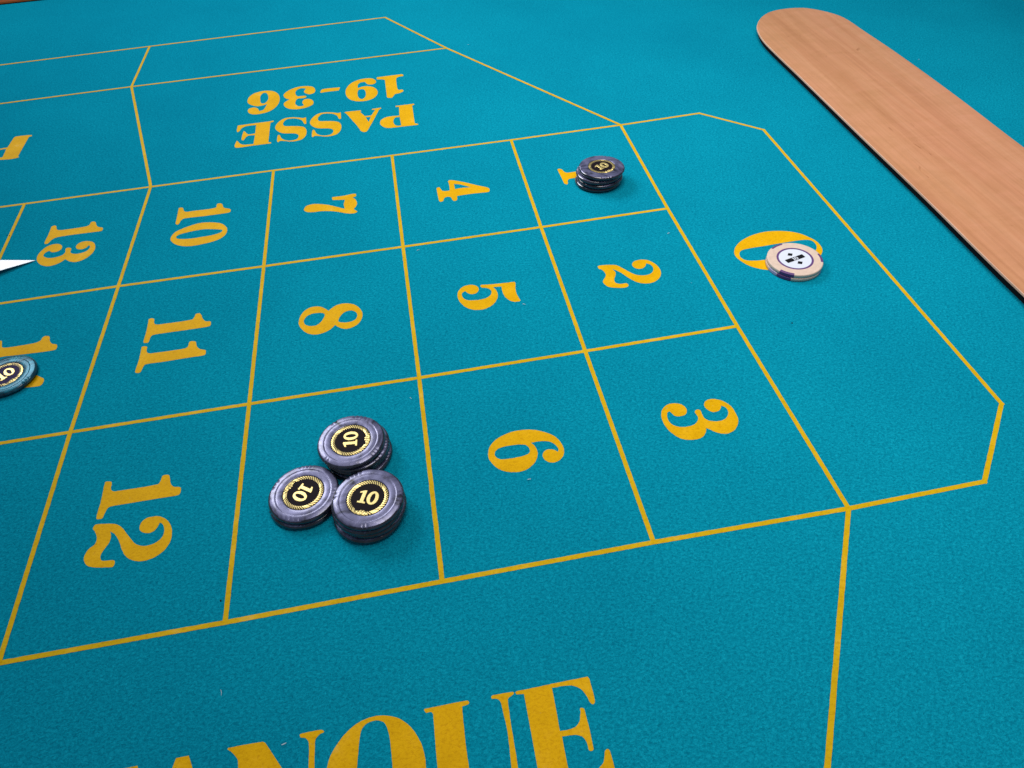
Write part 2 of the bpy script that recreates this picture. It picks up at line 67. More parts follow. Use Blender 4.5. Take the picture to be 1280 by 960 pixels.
'MANQUE': [[[[-383.1,-510.19,1],[-364.62,-510.09,1],[-363.96,-511.85,1],[-367.26,-512.53,1],[-356.08,-543.23,1],[-375.25,-543.09,1],[-382.86,-520.4,1],[-394.14,-543.25,1],[-397.44,-542.65,1],[-430.99,-516.03,1],[-421.79,-539.57,1],[-432.79,-539.21,1],[-441.42,-509.44,1],[-429.81,-509.42,1],[-398.56,-532.5,1]]],[[[-348.01,-510.09,1],[-342.46,-510.14,1],[-340.1,-515.7,1],[-329.17,-543.53,1],[-327.66,-544.35,1],[-340.24,-544.19,1],[-338.36,-543.09,1],[-340.78,-535.85,1],[-347.58,-535.71,1],[-348.74,-541.35,1],[-347.2,-543.44,1],[-354.07,-543.24,1],[-351.59,-541.19,1],[-349.03,-514.22,1]]],[[[-325.44,-510.81,1],[-325.05,-510.25],[-309.82,-510.4,1],[-308.65,-511.26,1],[-304.55,-517.49,1],[-289.09,-541.55,1],[-289.23,-525.31,1],[-289.22,-515.38],[-289.93,-513.55],[-291.07,-512.48],[-293.09,-511.88],[-293.57,-510.71,1],[-292.91,-510.32],[-283.72,-510.35],[-282.59,-511.43],[-284.82,-512.38],[-286.14,-513.84],[-286.55,-515.89],[-286.62,-525.8],[-286.43,-550.36,1],[-289.28,-551.28,1],[-317.29,-521.63,1],[-316.09,-541.19],[-312.16,-544.13,1],[-321.6,-543.84,1],[-318.12,-541.55,1],[-320.28,-516.99],[-322.09,-513.75],[-323.77,-512.18]]],[[[-279.89,-522.58],[-277.23,-518.5],[-272.73,-513.83],[-267.26,-510.53],[-261.77,-509.17],[-256.76,-509.24],[-252.25,-510.42],[-247.83,-512.72],[-243.19,-517.53],[-240.08,-523.47],[-238.72,-528.32],[-238.44,-534.9],[-239.53,-542.21],[-243.86,-547.92],[-250.8,-550.74],[-259.97,-550.52],[-269.03,-547.35],[-276.5,-542.2],[-280.72,-536.42],[-281.81,-530.72],[-281.18,-526.83]],[[-268.17,-529.29],[-267.33,-522.06],[-266.51,-516.3],[-265.06,-512.7],[-261.84,-511.13],[-258.21,-511.17],[-255.55,-512.56],[-254.13,-515.66],[-253.28,-520.53],[-252.84,-532.18],[-253.07,-539.67],[-255.16,-546.56],[-259.46,-548.38],[-264.83,-546.63],[-267.64,-541.95],[-268.54,-535.59]]],[[[-237.14,-510.56,1],[-236.65,-510.21],[-217.21,-510.22],[-216.32,-511.2],[-216.96,-511.85],[-219.8,-512.33,1],[-220.17,-527.68],[-220.03,-538.38],[-220.17,-545.85],[-218.75,-551.1],[-214.0,-553.5],[-207.98,-553.11],[-203.54,-549.74],[-201.98,-545.75],[-201.94,-541.79],[-201.17,-527.07],[-201.74,-518.26],[-202.29,-513.23],[-203.95,-511.92],[-205.77,-511.65],[-206.09,-510.68,1],[-205.3,-510.15],[-195.96,-510.35],[-195.22,-510.96],[-195.92,-511.51],[-198.23,-512.66],[-198.76,-514.37],[-199.05,-524.03],[-199.18,-542.32],[-199.65,-549.7],[-203.49,-554.33],[-211.51,-556.58],[-220.65,-555.62],[-228.7,-552.63],[-232.81,-547.71],[-233.43,-541.4],[-233.48,-533.41],[-233.24,-513.09,1],[-234.06,-512.05],[-236.35,-511.96]]],[[[-194.77,-510.81,1],[-193.83,-510.31],[-190.55,-510.39],[-177.26,-510.18],[-160.33,-510.15,1],[-159.67,-511.36,1],[-159.72,-521.67],[-160.66,-522.61],[-161.89,-521.93],[-163.32,-517.36],[-165.43,-514.43],[-169.25,-512.53],[-177.66,-512.05,1],[-178.13,-531.04,1],[-174.06,-531.18],[-170.71,-530.53],[-168.63,-528.56],[-167.28,-524.89],[-167.14,-523.37],[-165.98,-523.37],[-165.25,-524.17],[-165.4,-541.01],[-166.45,-541.63],[-167.42,-541.03],[-167.7,-537.67],[-169.09,-535.1],[-171.98,-533.91],[-177.76,-533.44,1],[-178.07,-550.25,1],[-171.15,-550.58],[-166.01,-549.37],[-162.47,-546.85],[-160.7,-542.72],[-159.42,-542.14],[-158.57,-543.12],[-158.42,-556.09,1],[-190.53,-555.81,1],[-194.35,-555.66,1],[-194.25,-554.73,1],[-190.89,-554.41,1],[-190.9,-512.25,1],[-194.34,-511.81,1]]]],
'1': [[[[-76.24,-64.44,1],[-74.38,-63.85],[-72.44,-65.4],[-70.91,-70.23],[-68.93,-72.18],[-62.91,-72.25],[-43.58,-71.89],[-42.7,-65.99],[-39.44,-66.0],[-37.84,-68.87],[-36.04,-73.8],[-30.51,-77.37],[-29.7,-81.43],[-31.7,-82.91],[-53.01,-83.1],[-68.77,-82.68],[-71.39,-85.15],[-72.24,-89.58],[-73.48,-91.19],[-75.53,-89.14,1],[-75.71,-78.58]]]]}
LINES = [[[-577.69,-0.3],[-556.22,-0.24],[-444.87,0.63],[-333.11,1.02],[-222.11,-0.11],[-107.49,-0.34],[1.16,0.79],[82.01,3.61]],[[82.01,3.61],[127.99,-43.87]],[[127.99,-43.87],[125.81,-398.54]],[[125.81,-398.54],[81.26,-447.96]],[[81.26,-447.96],[0.75,-449.16]],[[-532.71,-148.45],[-444.45,-147.8],[-332.49,-148.82],[-221.88,-149.23],[-108.58,-149.3],[-1.02,-148.31]],[[-487.3,-298.06],[-444.37,-298.08],[-332.31,-298.13],[-221.45,-298.8],[-108.68,-298.46],[-1.03,-297.59]],[[-442.16,-448.61],[-332.61,-449.03],[-222.07,-448.36],[-108.65,-448.06],[0.75,-449.16]],[[1.16,0.79],[-1.02,-148.31],[-1.03,-297.59],[0.75,-449.16]],[[-107.49,-0.34],[-108.58,-149.3],[-108.68,-298.46],[-108.65,-448.06]],[[-222.11,-0.11],[-221.88,-149.23],[-221.45,-298.8],[-222.07,-448.36]],[[-333.11,1.02],[-332.49,-148.82],[-332.31,-298.13],[-332.61,-449.03]],[[-444.87,0.63],[-444.45,-147.8],[-444.37,-298.08],[-442.16,-448.61]],[[-556.22,-0.24],[-552.33,-83.82]],[[-444.87,0.63],[-505.5,233.9]],[[-505.5,233.9],[-505.36,351.93]],[[-683.1,346.96],[-505.36,351.93],[-210.26,358.5]],[[-647.67,230.24],[-505.5,233.9],[-143.73,236.61]],[[-210.26,358.5],[-143.73,236.61],[1.16,0.79]],[[0.75,-449.16],[-70.4,-566.64]]]
BOARD = [[194.04,-318.27],[197.01,-195.69],[198.36,-92.72],[200.69,38.98],[201.39,100.98],[202.93,134.63],[207.29,158.4],[213.28,175.13],[227.64,196.27],[245.27,209.49],[266.37,213.0],[288.22,207.85],[306.62,188.19],[315.7,167.48],[317.86,128.82],[320.87,54.61],[321.1,-45.11],[318.74,-144.63]]
CARD = [[-520.59,-96.14,0.7],[-546.59,-94.69,4.48],[-543.23,-107.92,3.26]]

# ------------------------------------------------------------------ helpers
def tag(o, label=None, cat=None, group=None, kind=None):
    if label: o['label'] = label
    if cat: o['category'] = cat
    if group: o['group'] = group
    if kind: o['kind'] = kind
    return o

def empty(name, loc=(0, 0, 0), rz=0.0, rx=0.0, ry=0.0):
    o = bpy.data.objects.new(name, None)
    COL.objects.link(o)
    o.location = loc
    o.rotation_euler = (rx, ry, rz)
    o.empty_display_size = 0.01
    return o

def link(name, me, mat, parent=None, smooth=False):
    o = bpy.data.objects.new(name, me)
    COL.objects.link(o)
    if mat is not None and not me.materials:
        me.materials.append(mat)
    if smooth:
        for p in me.polygons: p.use_smooth = True
    if parent is not None: o.parent = parent
    return o

def from_bm(name, bm):
    me = bpy.data.meshes.new(name)
    bm.normal_update()
    bm.to_mesh(me); bm.free()
    return me

def spline(ctrl, n=7):
    """closed outline through control points; points flagged 1 are corners"""
    N = len(ctrl); out = []
    for i in range(N):
        p0, p1, p2, p3 = (ctrl[(i + k) % N] for k in (-1, 0, 1, 2))
        c1, c2 = len(p1) > 2, len(p2) > 2
        v0, v1, v2, v3 = (Vector(p[:2]) for p in (p0, p1, p2, p3))
        if c1 and c2:
            m = max(1, int((v2 - v1).length / 3))
            for k in range(m): out.append(v1.lerp(v2, k / m))
            continue
        d = (v2 - v1).length
        t1 = (v2 - v1) if c1 else (v2 - v0) * (d / max(1e-6, (v1 - v0).length + d))
        t2 = (v2 - v1) if c2 else (v3 - v1) * (d / max(1e-6, (v3 - v2).length + d))
        for k in range(n):
            t = k / n
            out.append((2*t**3 - 3*t*t + 1) * v1 + (t**3 - 2*t*t + t) * t1 + (-2*t**3 + 3*t*t) * v2 + (t**3 - t*t) * t2)
    return out

def fill(name, contours, scale=0.001, extrude=0.0, bevel=0.0, jitter=0.0):
    """flat (or extruded) mesh from closed outlines, holes included"""
    cu = bpy.data.curves.new(name, 'CURVE')
    cu.dimensions = '2D'; cu.fill_mode = 'BOTH'
    cu.extrude = extrude; cu.bevel_depth = bevel; cu.bevel_resolution = 1
    for c in contours:
        sp = cu.splines.new('POLY')
        sp.points.add(len(c) - 1)
        for p, v in zip(sp.points, c):
            j = Vector((0, 0))
            if jitter:
                q = Vector((v[0] * 0.55, v[1] * 0.55, 0))
                j = Vector((noise.noise(q), noise.noise(q + Vector((9, 4, 3))))) * jitter
            p.co = ((v[0] + j[0]) * scale, (v[1] + j[1]) * scale, 0, 1)
        sp.use_cyclic_u = True
    o = bpy.data.objects.new(name, cu)
    me = bpy.data.meshes.new_from_object(o)
    bpy.data.objects.remove(o); bpy.data.curves.remove(cu)
    me.name = name
    return me

# ------------------------------------------------------------------ materials
def mat(name):
    m = bpy.data.materials.new(name); m.use_nodes = True
    return m, m.node_tree.nodes, m.node_tree.links, m.node_tree.nodes["Principled BSDF"]

def noise_node(n, l, vec, scale, detail=2, rough=0.5, dist=0.0):
    t = n.new('ShaderNodeTexNoise')
    t.inputs['Scale'].default_value = scale
    t.inputs['Detail'].default_value = detail
    t.inputs['Roughness'].default_value = rough
    t.inputs['Distortion'].default_value = dist
    l.new(vec, t.inputs['Vector'])
    return t.outputs['Fac']

def ramp(n, l, fac, stops):
    t = n.new('ShaderNodeValToRGB')
    e = t.color_ramp.elements
    e[0].position, e[0].color = stops[0][0], (*stops[0][1], 1)
    e[1].position, e[1].color = stops[-1][0], (*stops[-1][1], 1)
    for s in stops[1:-1]:
        x = e.new(s[0]); x.color = (*s[1], 1)
    l.new(fac, t.inputs['Fac'])
    return t.outputs['Color']

def mix(n, l, fac, a, b, blend='MIX'):
    t = n.new('ShaderNodeMix'); t.data_type = 'RGBA'; t.blend_type = blend
    for sock, v in ((t.inputs['Factor'], fac), (t.inputs[6], a), (t.inputs[7], b)):
        if isinstance(v, (int, float)): sock.default_value = v
        elif isinstance(v, tuple): sock.default_value = (*v, 1)
        else: l.new(v, sock)
    return t.outputs[2]

def mapping(n, l, scale=(1, 1, 1), rot=(0, 0, 0)):
    g = n.new('ShaderNodeNewGeometry'); m = n.new('ShaderNodeMapping')
    m.inputs['Scale'].default_value = scale
    m.inputs['Rotation'].default_value = rot
    l.new(g.outputs['Position'], m.inputs['Vector'])
    return m.outputs['Vector']

def objmap(n, l, scale=(1, 1, 1)):
    g = n.new('ShaderNodeTexCoord'); m = n.new('ShaderNodeMapping')
    m.inputs['Scale'].default_value = scale
    l.new(g.outputs['Object'], m.inputs['Vector'])
    return m.outputs['Vector']

def bump(n, l, h, bs, strength, dist, chain=None):
    t = n.new('ShaderNodeBump')
    t.inputs['Strength'].default_value = strength
    t.inputs['Distance'].default_value = dist
    l.new(h, t.inputs['Height'])
    if chain is not None: l.new(chain, t.inputs['Normal'])
    l.new(t.outputs['Normal'], bs.inputs['Normal'])
    return t.outputs['Normal']

def felt_material():
    m, n, l, bs = mat("felt")
    v = mapping(n, l)
    va = mapping(n, l, (1.0, 1.3, 1.0), (0, 0, 0.35))
    a = noise_node(n, l, va, 620, 3, 0.6, 0.6)
    f = noise_node(n, l, v, 1700, 2, 0.6)
    big = noise_node(n, l, v, 9, 3, 0.55)
    c = ramp(n, l, a, [(0.30, (0.0014, 0.172, 0.262)), (0.5, (0.0022, 0.246, 0.352)), (0.70, (0.005, 0.318, 0.438))])
    c2 = ramp(n, l, f, [(0.3, (0.80, 0.80, 0.82)), (0.7, (1.16, 1.15, 1.13))])
    c = mix(n, l, 1.0, c, c2, 'MULTIPLY')
    c3 = ramp(n, l, big, [(0.3, (0.94, 0.94, 0.95)), (0.7, (1.05, 1.05, 1.04))])
    nap = noise_node(n, l, mapping(n, l, (3.2, 1.3, 1.0), (0, 0, 0.5)), 1.0, 4, 0.6, 0.8)
    c = mix(n, l, 1.0, c, ramp(n, l, nap, [(0.32, (0.93, 0.935, 0.95)), (0.68, (1.06, 1.055, 1.04))]), 'MULTIPLY')
    c = mix(n, l, 1.0, c, c3, 'MULTIPLY')
    l.new(c, bs.inputs['Base Color'])
    bs.inputs['Roughness'].default_value = 1.0
    bs.inputs['Specular IOR Level'].default_value = 0.0
    nn = bump(n, l, a, bs, 0.7, 0.0007)
    bump(n, l, f, bs, 0.35, 0.0003, nn)
    return m

def print_material(name, inks):
    m, n, l, bs = mat(name)
    v = mapping(n, l)
    va = mapping(n, l, (1.0, 1.3, 1.0), (0, 0, 0.35))
    a = noise_node(n, l, va, 620, 3, 0.6, 0.6)
    f = noise_node(n, l, v, 1700, 2, 0.6)
    w = noise_node(n, l, v, 55, 3, 0.6)
    c = ramp(n, l, w, [(p, q) for p, q in zip((0.30, 0.55, 0.66, 0.80), inks)])
    worn = noise_node(n, l, v, 260, 4, 0.7, 0.5)          # ink rubbed thin in small flecks: the felt shows through
    c = mix(n, l, ramp(n, l, worn, [(0.24, (0.5, 0.5, 0.5)), (0.33, (0, 0, 0))]), c, (0.05, 0.26, 0.26))
    c2 = ramp(n, l, a, [(0.28, (0.82, 0.76, 0.7)), (0.5, (1, 1, 1)), (0.75, (1.06, 1.08, 1.2))])
    c = mix(n, l, 1.0, c, c2, 'MULTIPLY')
    l.new(c, bs.inputs['Base Color'])
    bs.inputs['Roughness'].default_value = 0.55
    bs.inputs['Specular IOR Level'].default_value = 0.05
    nn = bump(n, l, a, bs, 0.35, 0.0005)
    bump(n, l, f, bs, 0.25, 0.0002, nn)
    return m

def wood_material(name, light, mid, dark, axis='Y', gloss=0.42):
    m, n, l, bs = mat(name)
    s1 = (60, 3.2, 60) if axis == 'Y' else (3.2, 60, 60)
    s2 = (420, 9, 300) if axis == 'Y' else (9, 420, 300)
    s3 = (10, 4, 10) if axis == 'Y' else (4, 10, 10)
    g1 = noise_node(n, l, mapping(n, l, s1), 1.0, 5, 0.62, 0.8)
    g2 = noise_node(n, l, mapping(n, l, s2), 1.0, 3, 0.6)
    g3 = noise_node(n, l, mapping(n, l, s3), 1.0, 3, 0.5, 0.5)
    c = ramp(n, l, g1, [(0.28, dark), (0.5, mid), (0.72, light)])
    c = mix(n, l, 1.0, c, ramp(n, l, g2, [(0.3, (0.92, 0.91, 0.90)), (0.65, (1.04, 1.04, 1.04))]), 'MULTIPLY')
    c = mix(n, l, 1.0, c, ramp(n, l, g3, [(0.3, (0.93, 0.95, 0.86)), (0.7, (1.05, 1.02, 1.05))]), 'MULTIPLY')
    if axis == 'Y':                                   # chatoyant flames across the grain
        fl = noise_node(n, l, mapping(n, l, (22, 42, 10), (0, 0, 0.5)), 1.0, 4, 0.55, 1.6)
        c = mix(n, l, 1.0, c, ramp(n, l, fl, [(0.32, (0.95, 0.95, 0.91)), (0.5, (1, 1, 1)), (0.68, (1.035, 1.03, 1.07))]), 'MULTIPLY')
    # sparse dark pores and knots
    pores = noise_node(n, l, mapping(n, l, (150, 45, 150) if axis == 'Y' else (45, 150, 150)), 1.0, 2, 0.5, 1.2)
    c = mix(n, l, 1.0, c, ramp(n, l, pores, [(0.20, (0.72, 0.66, 0.6)), (0.29, (1, 1, 1))]), 'MULTIPLY')
    l.new(c, bs.inputs['Base Color'])
    bs.inputs['Roughness'].default_value = gloss
    bs.inputs['Specular IOR Level'].default_value = 0.25
    bump(n, l, g2, bs, 0.08, 0.0003)
    return m

def chip_material(name, dark, mid, light, rough=0.32, metal=0.38, coat=0.4, spec=0.5):
    m, n, l, bs = mat(name)
    v = objmap(n, l)
    oi = n.new('ShaderNodeObjectInfo')
    off = n.new('ShaderNodeVectorMath'); off.operation = 'MULTIPLY_ADD'
    sep = n.new('ShaderNodeCombineXYZ')
    for k in range(3): l.new(oi.outputs['Random'], sep.inputs[k])
    l.new(sep.outputs[0], off.inputs[0]); off.inputs[1].default_value = (3, 5, 7); l.new(v, off.inputs[2])
    a = noise_node(n, l, off.outputs[0], 40, 3, 0.5, 4.0)
    c = ramp(n, l, a, [(0.30, dark), (0.46, mid), (0.64, light)])
    l.new(c, bs.inputs['Base Color'])
    bs.inputs['Metallic'].default_value = metal
    bs.inputs['Roughness'].default_value = rough
    bs.inputs['Coat Weight'].default_value = coat
    bs.inputs['Specular IOR Level'].default_value = spec
    bs.inputs['Coat Roughness'].default_value = 0.07
    f = noise_node(n, l, off.outputs[0], 420, 2, 0.5)
    bump(n, l, f, bs, 0.02, 0.0003)
    return m

def plain(name, color, rough=0.5, metal=0.0, spec=0.5, var=0.08, scale=300):
    m, n, l, bs = mat(name)
    a = noise_node(n, l, objmap(n, l), scale, 3, 0.6)
    lo = tuple(x * (1 - var) for x in color); hi = tuple(min(1, x * (1 + var)) for x in color)
    l.new(ramp(n, l, a, [(0.3, lo), (0.7, hi)]), bs.inputs['Base Color'])
    bs.inputs['Roughness'].default_value = rough
    bs.inputs['Metallic'].default_value = metal
    bs.inputs['Specular IOR Level'].default_value = spec
    bump(n, l, a, bs, 0.05, 0.0002)
    return m

FELT = felt_material()
PRINT = print_material("yellow_print", ((0.68, 0.355, 0.001), (0.75, 0.395, 0.002), (0.78, 0.415, 0.008), (0.80, 0.47, 0.10)))
LINEINK = print_material("thin_yellow_line_print", ((0.60, 0.36, 0.003), (0.66, 0.395, 0.005), (0.70, 0.415, 0.015), (0.73, 0.47, 0.11)))
CHERRY = wood_material("cherry_wood", (0.590, 0.285, 0.150), (0.555, 0.252, 0.126), (0.490, 0.208, 0.098))
LIP = wood_material("pale_wood_edge", (0.82, 0.50, 0.36), (0.76, 0.44, 0.31), (0.68, 0.36, 0.24))
RIMWOOD = wood_material("orange_wood", (0.62, 0.17, 0.045), (0.50, 0.115, 0.022), (0.36, 0.07, 0.012), 'X', 0.3)
SHADE_SPECK_BLACK = plain("shade_speck_black", (0.006, 0.006, 0.007), 0.8, 0, 0.1)  # painted shade under rim and board; also the colour of the dirt specks
BLACKCHIP = chip_material("black_pearl_plastic", (0.014, 0.013, 0.028), (0.100, 0.097, 0.180), (0.172, 0.167, 0.290))
RIMCHIP = chip_material("black_glossy_rim", (0.004, 0.004, 0.007), (0.011, 0.011, 0.019), (0.030, 0.029, 0.050), 0.11, 0.2, 0.9, 0.6)
TEALRIM = chip_material("dark_teal_rim", (0.001, 0.02, 0.035), (0.003, 0.05, 0.08), (0.01, 0.11, 0.16), 0.22, 0.3)
TEALCHIP = chip_material("teal_pearl_plastic", (0.001, 0.035, 0.055), (0.002, 0.10, 0.15), (0.006, 0.16, 0.225), 0.30, 0.28, 0.06, 0.2)
INLAY = plain("black_inlay", (0.010, 0.006, 0.009), 0.6, 0, 0.08)
INLAY_P = plain("violet_inlay", (0.030, 0.020, 0.075), 0.6, 0, 0.08)
GOLD = plain("gold_foil", (0.80, 0.62, 0.24), 0.36, 0.65, 0.5, 0.15, 700)
CREAM = plain("cream_clay", (0.66, 0.495, 0.395), 0.55, 0, 0.4)
PURPLE = plain("purple_clay", (0.115, 0.045, 0.17), 0.5, 0, 0.4)
LILAC = plain("lilac_clay", (0.42, 0.36, 0.52), 0.5, 0, 0.4)
WHITEIN = plain("white_inlay", (0.68, 0.71, 0.79), 0.35, 0, 0.5, 0.02)
BLACKINK = plain("black_ink", (0.010, 0.010, 0.014), 0.6, 0, 0.06)
PAPER = plain("white_card", (0.93, 0.93, 0.93), 0.32, 0, 0.5, 0.01)
LINT = plain("white_lint", (0.70, 0.78, 0.80), 0.9, 0, 0.1)

# ------------------------------------------------------------------ the table
table = tag(empty("roulette_table"), "roulette table covered in teal felt printed with yellow numbered squares", "table")

bm = bmesh.new()
x0, x1, y0, y1 = -1.60, 1.00, -1.25, 0.5835
vs = [bm.verts.new((x, y, z)) for z in (0.0, -0.02) for x, y in ((x0, y0), (x1, y0), (x1, y1), (x0, y1))]
bm.faces.new(vs[:4])
bm.faces.new(vs[7:3:-1])
for k in range(4):
    bm.faces.new((vs[k], vs[4 + k], vs[4 + (k + 1) % 4], vs[(k + 1) % 4]))
link("felt", from_bm("felt", bm), FELT, table)

# wooden rim along the far side, rounded in section, with a black strip painting the shade under its lip
bm = bmesh.new()
prof = [(0.0, 0.0012), (0.0012, 0.0030), (0.005, 0.0065), (0.030, 0.0245), (0.050, 0.032), (0.068, 0.033), (0.080, 0.028), (0.084, 0.018), (0.084, -0.06), (0.004, -0.06), (0.004, 0.0012)]
rows = []
for x in (x0, x1):
    rows.append([bm.verts.new((x, 0.582 + py, pz)) for py, pz in prof])
for k in range(len(prof)):
    k2 = (k + 1) % len(prof)
    bm.faces.new((rows[0][k], rows[0][k2], rows[1][k2], rows[1][k]))
bm.faces.new(rows[0]); bm.faces.new(rows[1][::-1])
bmesh.ops.recalc_face_normals(bm, faces=bm.faces)
tag(link("wooden_rim", from_bm("wooden_rim", bm), RIMWOOD, table), "orange varnished wooden rim along the far edge")
bm = bmesh.new()
bmesh.ops.create_cube(bm, size=1, matrix=Matrix.Translation(((x0 + x1) / 2, 0.5835, 0.0005)) @ Matrix.Diagonal((x1 - x0, 0.003, 0.001, 1)))
link("rim_gap_shade", from_bm("rim_gap_shade", bm), SHADE_SPECK_BLACK, table)  # thin black strip standing in for the shaded gap below the rim

# ---- printed lines: every straight run is a part of the table
def strip(pts, half=1.32, ext0=0.0, ext1=0.0):
    P = [Vector(p[:2]) for p in pts]
    if ext0: P[0] = P[0] + (P[0] - P[1]).normalized() * ext0
    if ext1: P[-1] = P[-1] + (P[-1] - P[-2]).normalized() * ext1
    D = []
    for a, b in zip(P, P[1:]):
        m = max(2, int((b - a).length / 2.5))
        D += [a.lerp(b, k / m) for k in range(m)]
    D.append(P[-1])
    L, R = [], []
    for i, p in enumerate(D):
        t = (D[min(i + 1, len(D) - 1)] - D[max(i - 1, 0)]).normalized()
        nn = Vector((-t.y, t.x))
        q = Vector((p.x * 0.35, p.y * 0.35, 0))
        wl = half + 0.16 * noise.noise(q) + 0.10 * noise.noise(q * 3.1)
        wr = half + 0.16 * noise.noise(q + Vector((5, 2, 8))) + 0.10 * noise.noise(q * 3.1 + Vector((1, 7, 3)))
        L.append(p + nn * wl); R.append(p - nn * wr)
    return L, R

EXT = {0: (500, 1.2), 1: (1.2, 1.2), 2: (1.2, 1.2), 3: (1.2, 1.2), 4: (1.2, 0), 5: (500, 0), 6: (500, 0), 7: (500, 0),
       8: (0.6, 0.6), 13: (0, 400), 14: (0, 1.0), 15: (1.0, 0), 16: (500, 1.0), 17: (500, 0), 18: (1.0, 0), 19: (0, 220)}
for i, ln in enumerate(LINES):
    e0, e1 = EXT.get(i, (0, 0))
    L, R = strip(ln, ext0=e0, ext1=e1)
    z = 0.00008 + 0.000008 * i
    me = bpy.data.meshes.new("printed_line")
    n = len(L)
    me.from_pydata([(p.x / 1000, p.y / 1000, z) for p in L + R], [], [(k, n + k, n + k + 1, k + 1) for k in range(n - 1)])
    link("printed_line", me, LINEINK, table)

# ---- printed numbers and words
def glyph(name, contours, parent, z):
    me = fill(name, [spline(c) for c in contours], jitter=0.13)
    o = link(name, me, PRINT, parent)
    o.location.z = z
    return o

for k in ('1', '2', '3', '4', '5', '6', '7', '8', '0'):
    o = glyph("printed_number", GLYPHS[k][0], table, 0.00008)
    o['label'] = "yellow printed number " + k
for k in ('10', '11', '12', '13', '14'):
    w = empty("printed_number"); w.parent = table
    w['label'] = "yellow printed number " + k
    for c in GLYPHS[k]: glyph("digit", c, w, 0.00008)
for k in ('PASSE', '19-36', 'PAIR', 'MANQUE'):
    w = empty("printed_word"); w.parent = table
    if k in ('PASSE', '19-36'): w['label'] = "yellow printed lettering " + k
    for c in GLYPHS[k]: glyph("letter", c, w, 0.00008)

# ------------------------------------------------------------------ wooden board lying on the felt
board = tag(empty("wooden_board", (0.26, -0.3, 0)), "long flat reddish wooden board with a rounded end lying on the felt", "board")
ol = [Vector(p[:2]) for p in BOARD]
# the straight sides run on beyond the photograph to a second rounded end
far = [Vector((318, -620)), Vector((308, -662)), Vector((285, -690)), Vector((258, -699)), Vector((231, -690)), Vector((208, -662)), Vector((198, -620))]
dense = spline([[p.x, p.y] for p in ol + far], 6)
cx, cy = 260, -300
def solid(name, pts, z0, z1, m, rnd=0.0, inset=0.0):
    P = []
    N = len(pts)
    for i, p in enumerate(pts):
        t = (pts[(i + 1) % N] - pts[i - 1]).normalized()
        P.append(p - Vector((-t.y, t.x)) * (inset * (1 if ORI > 0 else -1)))
    bm = bmesh.new()
    def ring(ins, z):
        out = []
        for i, p in enumerate(P):
            t = (P[(i + 1) % N] - P[i - 1]).normalized()
            q = p - Vector((-t.y, t.x)) * (ins * (1 if ORI > 0 else -1))
            out.append(bm.verts.new(((q.x - cx) / 1000, (q.y - cy) / 1000, z / 1000)))
        return out
    rs = [ring(0, z0), ring(0, z1 - rnd), ring(rnd * 0.35, z1 - rnd * 0.3), ring(rnd, z1)] if rnd else [ring(0, z0), ring(0, z1)]
    for a, b_ in zip(rs, rs[1:]):
        for k in range(N):
            bm.faces.new((a[k], a[(k + 1) % N], b_[(k + 1) % N], b_[k]))
    bm.faces.new(rs[-1]); bm.faces.new(rs[0][::-1])
    bmesh.ops.recalc_face_normals(bm, faces=bm.faces)
    return link(name, from_bm(name, bm), m, board)
A2 = sum(dense[i - 1].x * dense[i].y - dense[i].x * dense[i - 1].y for i in range(len(dense)))
ORI = -1 if A2 > 0 else 1
solid("board_panel", dense, 7.0, 8.2, CHERRY, 0.0, 0.4)
tag(solid("edge_lip", dense, 6.3, 8.0, LIP, 0.35, 0.0), "thin pale wooden lip round the board")
tag(solid("base_shade_strip", dense, 0.15, 6.3, SHADE_SPECK_BLACK, 0.0, 2.8), "recessed base coloured black for the shade under the board")  # black colour stands in for shade beneath the overhanging panel

# ------------------------------------------------------------------ white card at the left edge
c0 = [Vector(p) for p in CARD]                # tip and two points along its edges, rising to the left
tip = c0[0]
dirA, dirB = (c0[1] - tip).normalized(), (c0[2] - tip).normalized()
pts = [tip, tip + dirB * 120, tip + dirB * 120 + dirA * 20, tip + dirA * 130]
nrm = dirA.cross(dirB).normalized()
if nrm.z < 0: nrm = -nrm
bm = bmesh.new()
top = [bm.verts.new((p - tip) / 1000) for p in pts]
bot = [bm.verts.new((p - tip - nrm * 0.45) / 1000) for p in pts]
bm.faces.new(top); bm.faces.new(bot[::-1])
for k in range(4): bm.faces.new((top[k], bot[k], bot[(k + 1) % 4], top[(k + 1) % 4]))
bmesh.ops.recalc_face_normals(bm, faces=bm.faces)
card = link("white_card", from_bm("white_card", bm), PAPER)
card.location = tip / 1000
tag(card, "pointed corner of a plain white card reaching the printed number 13", "card")

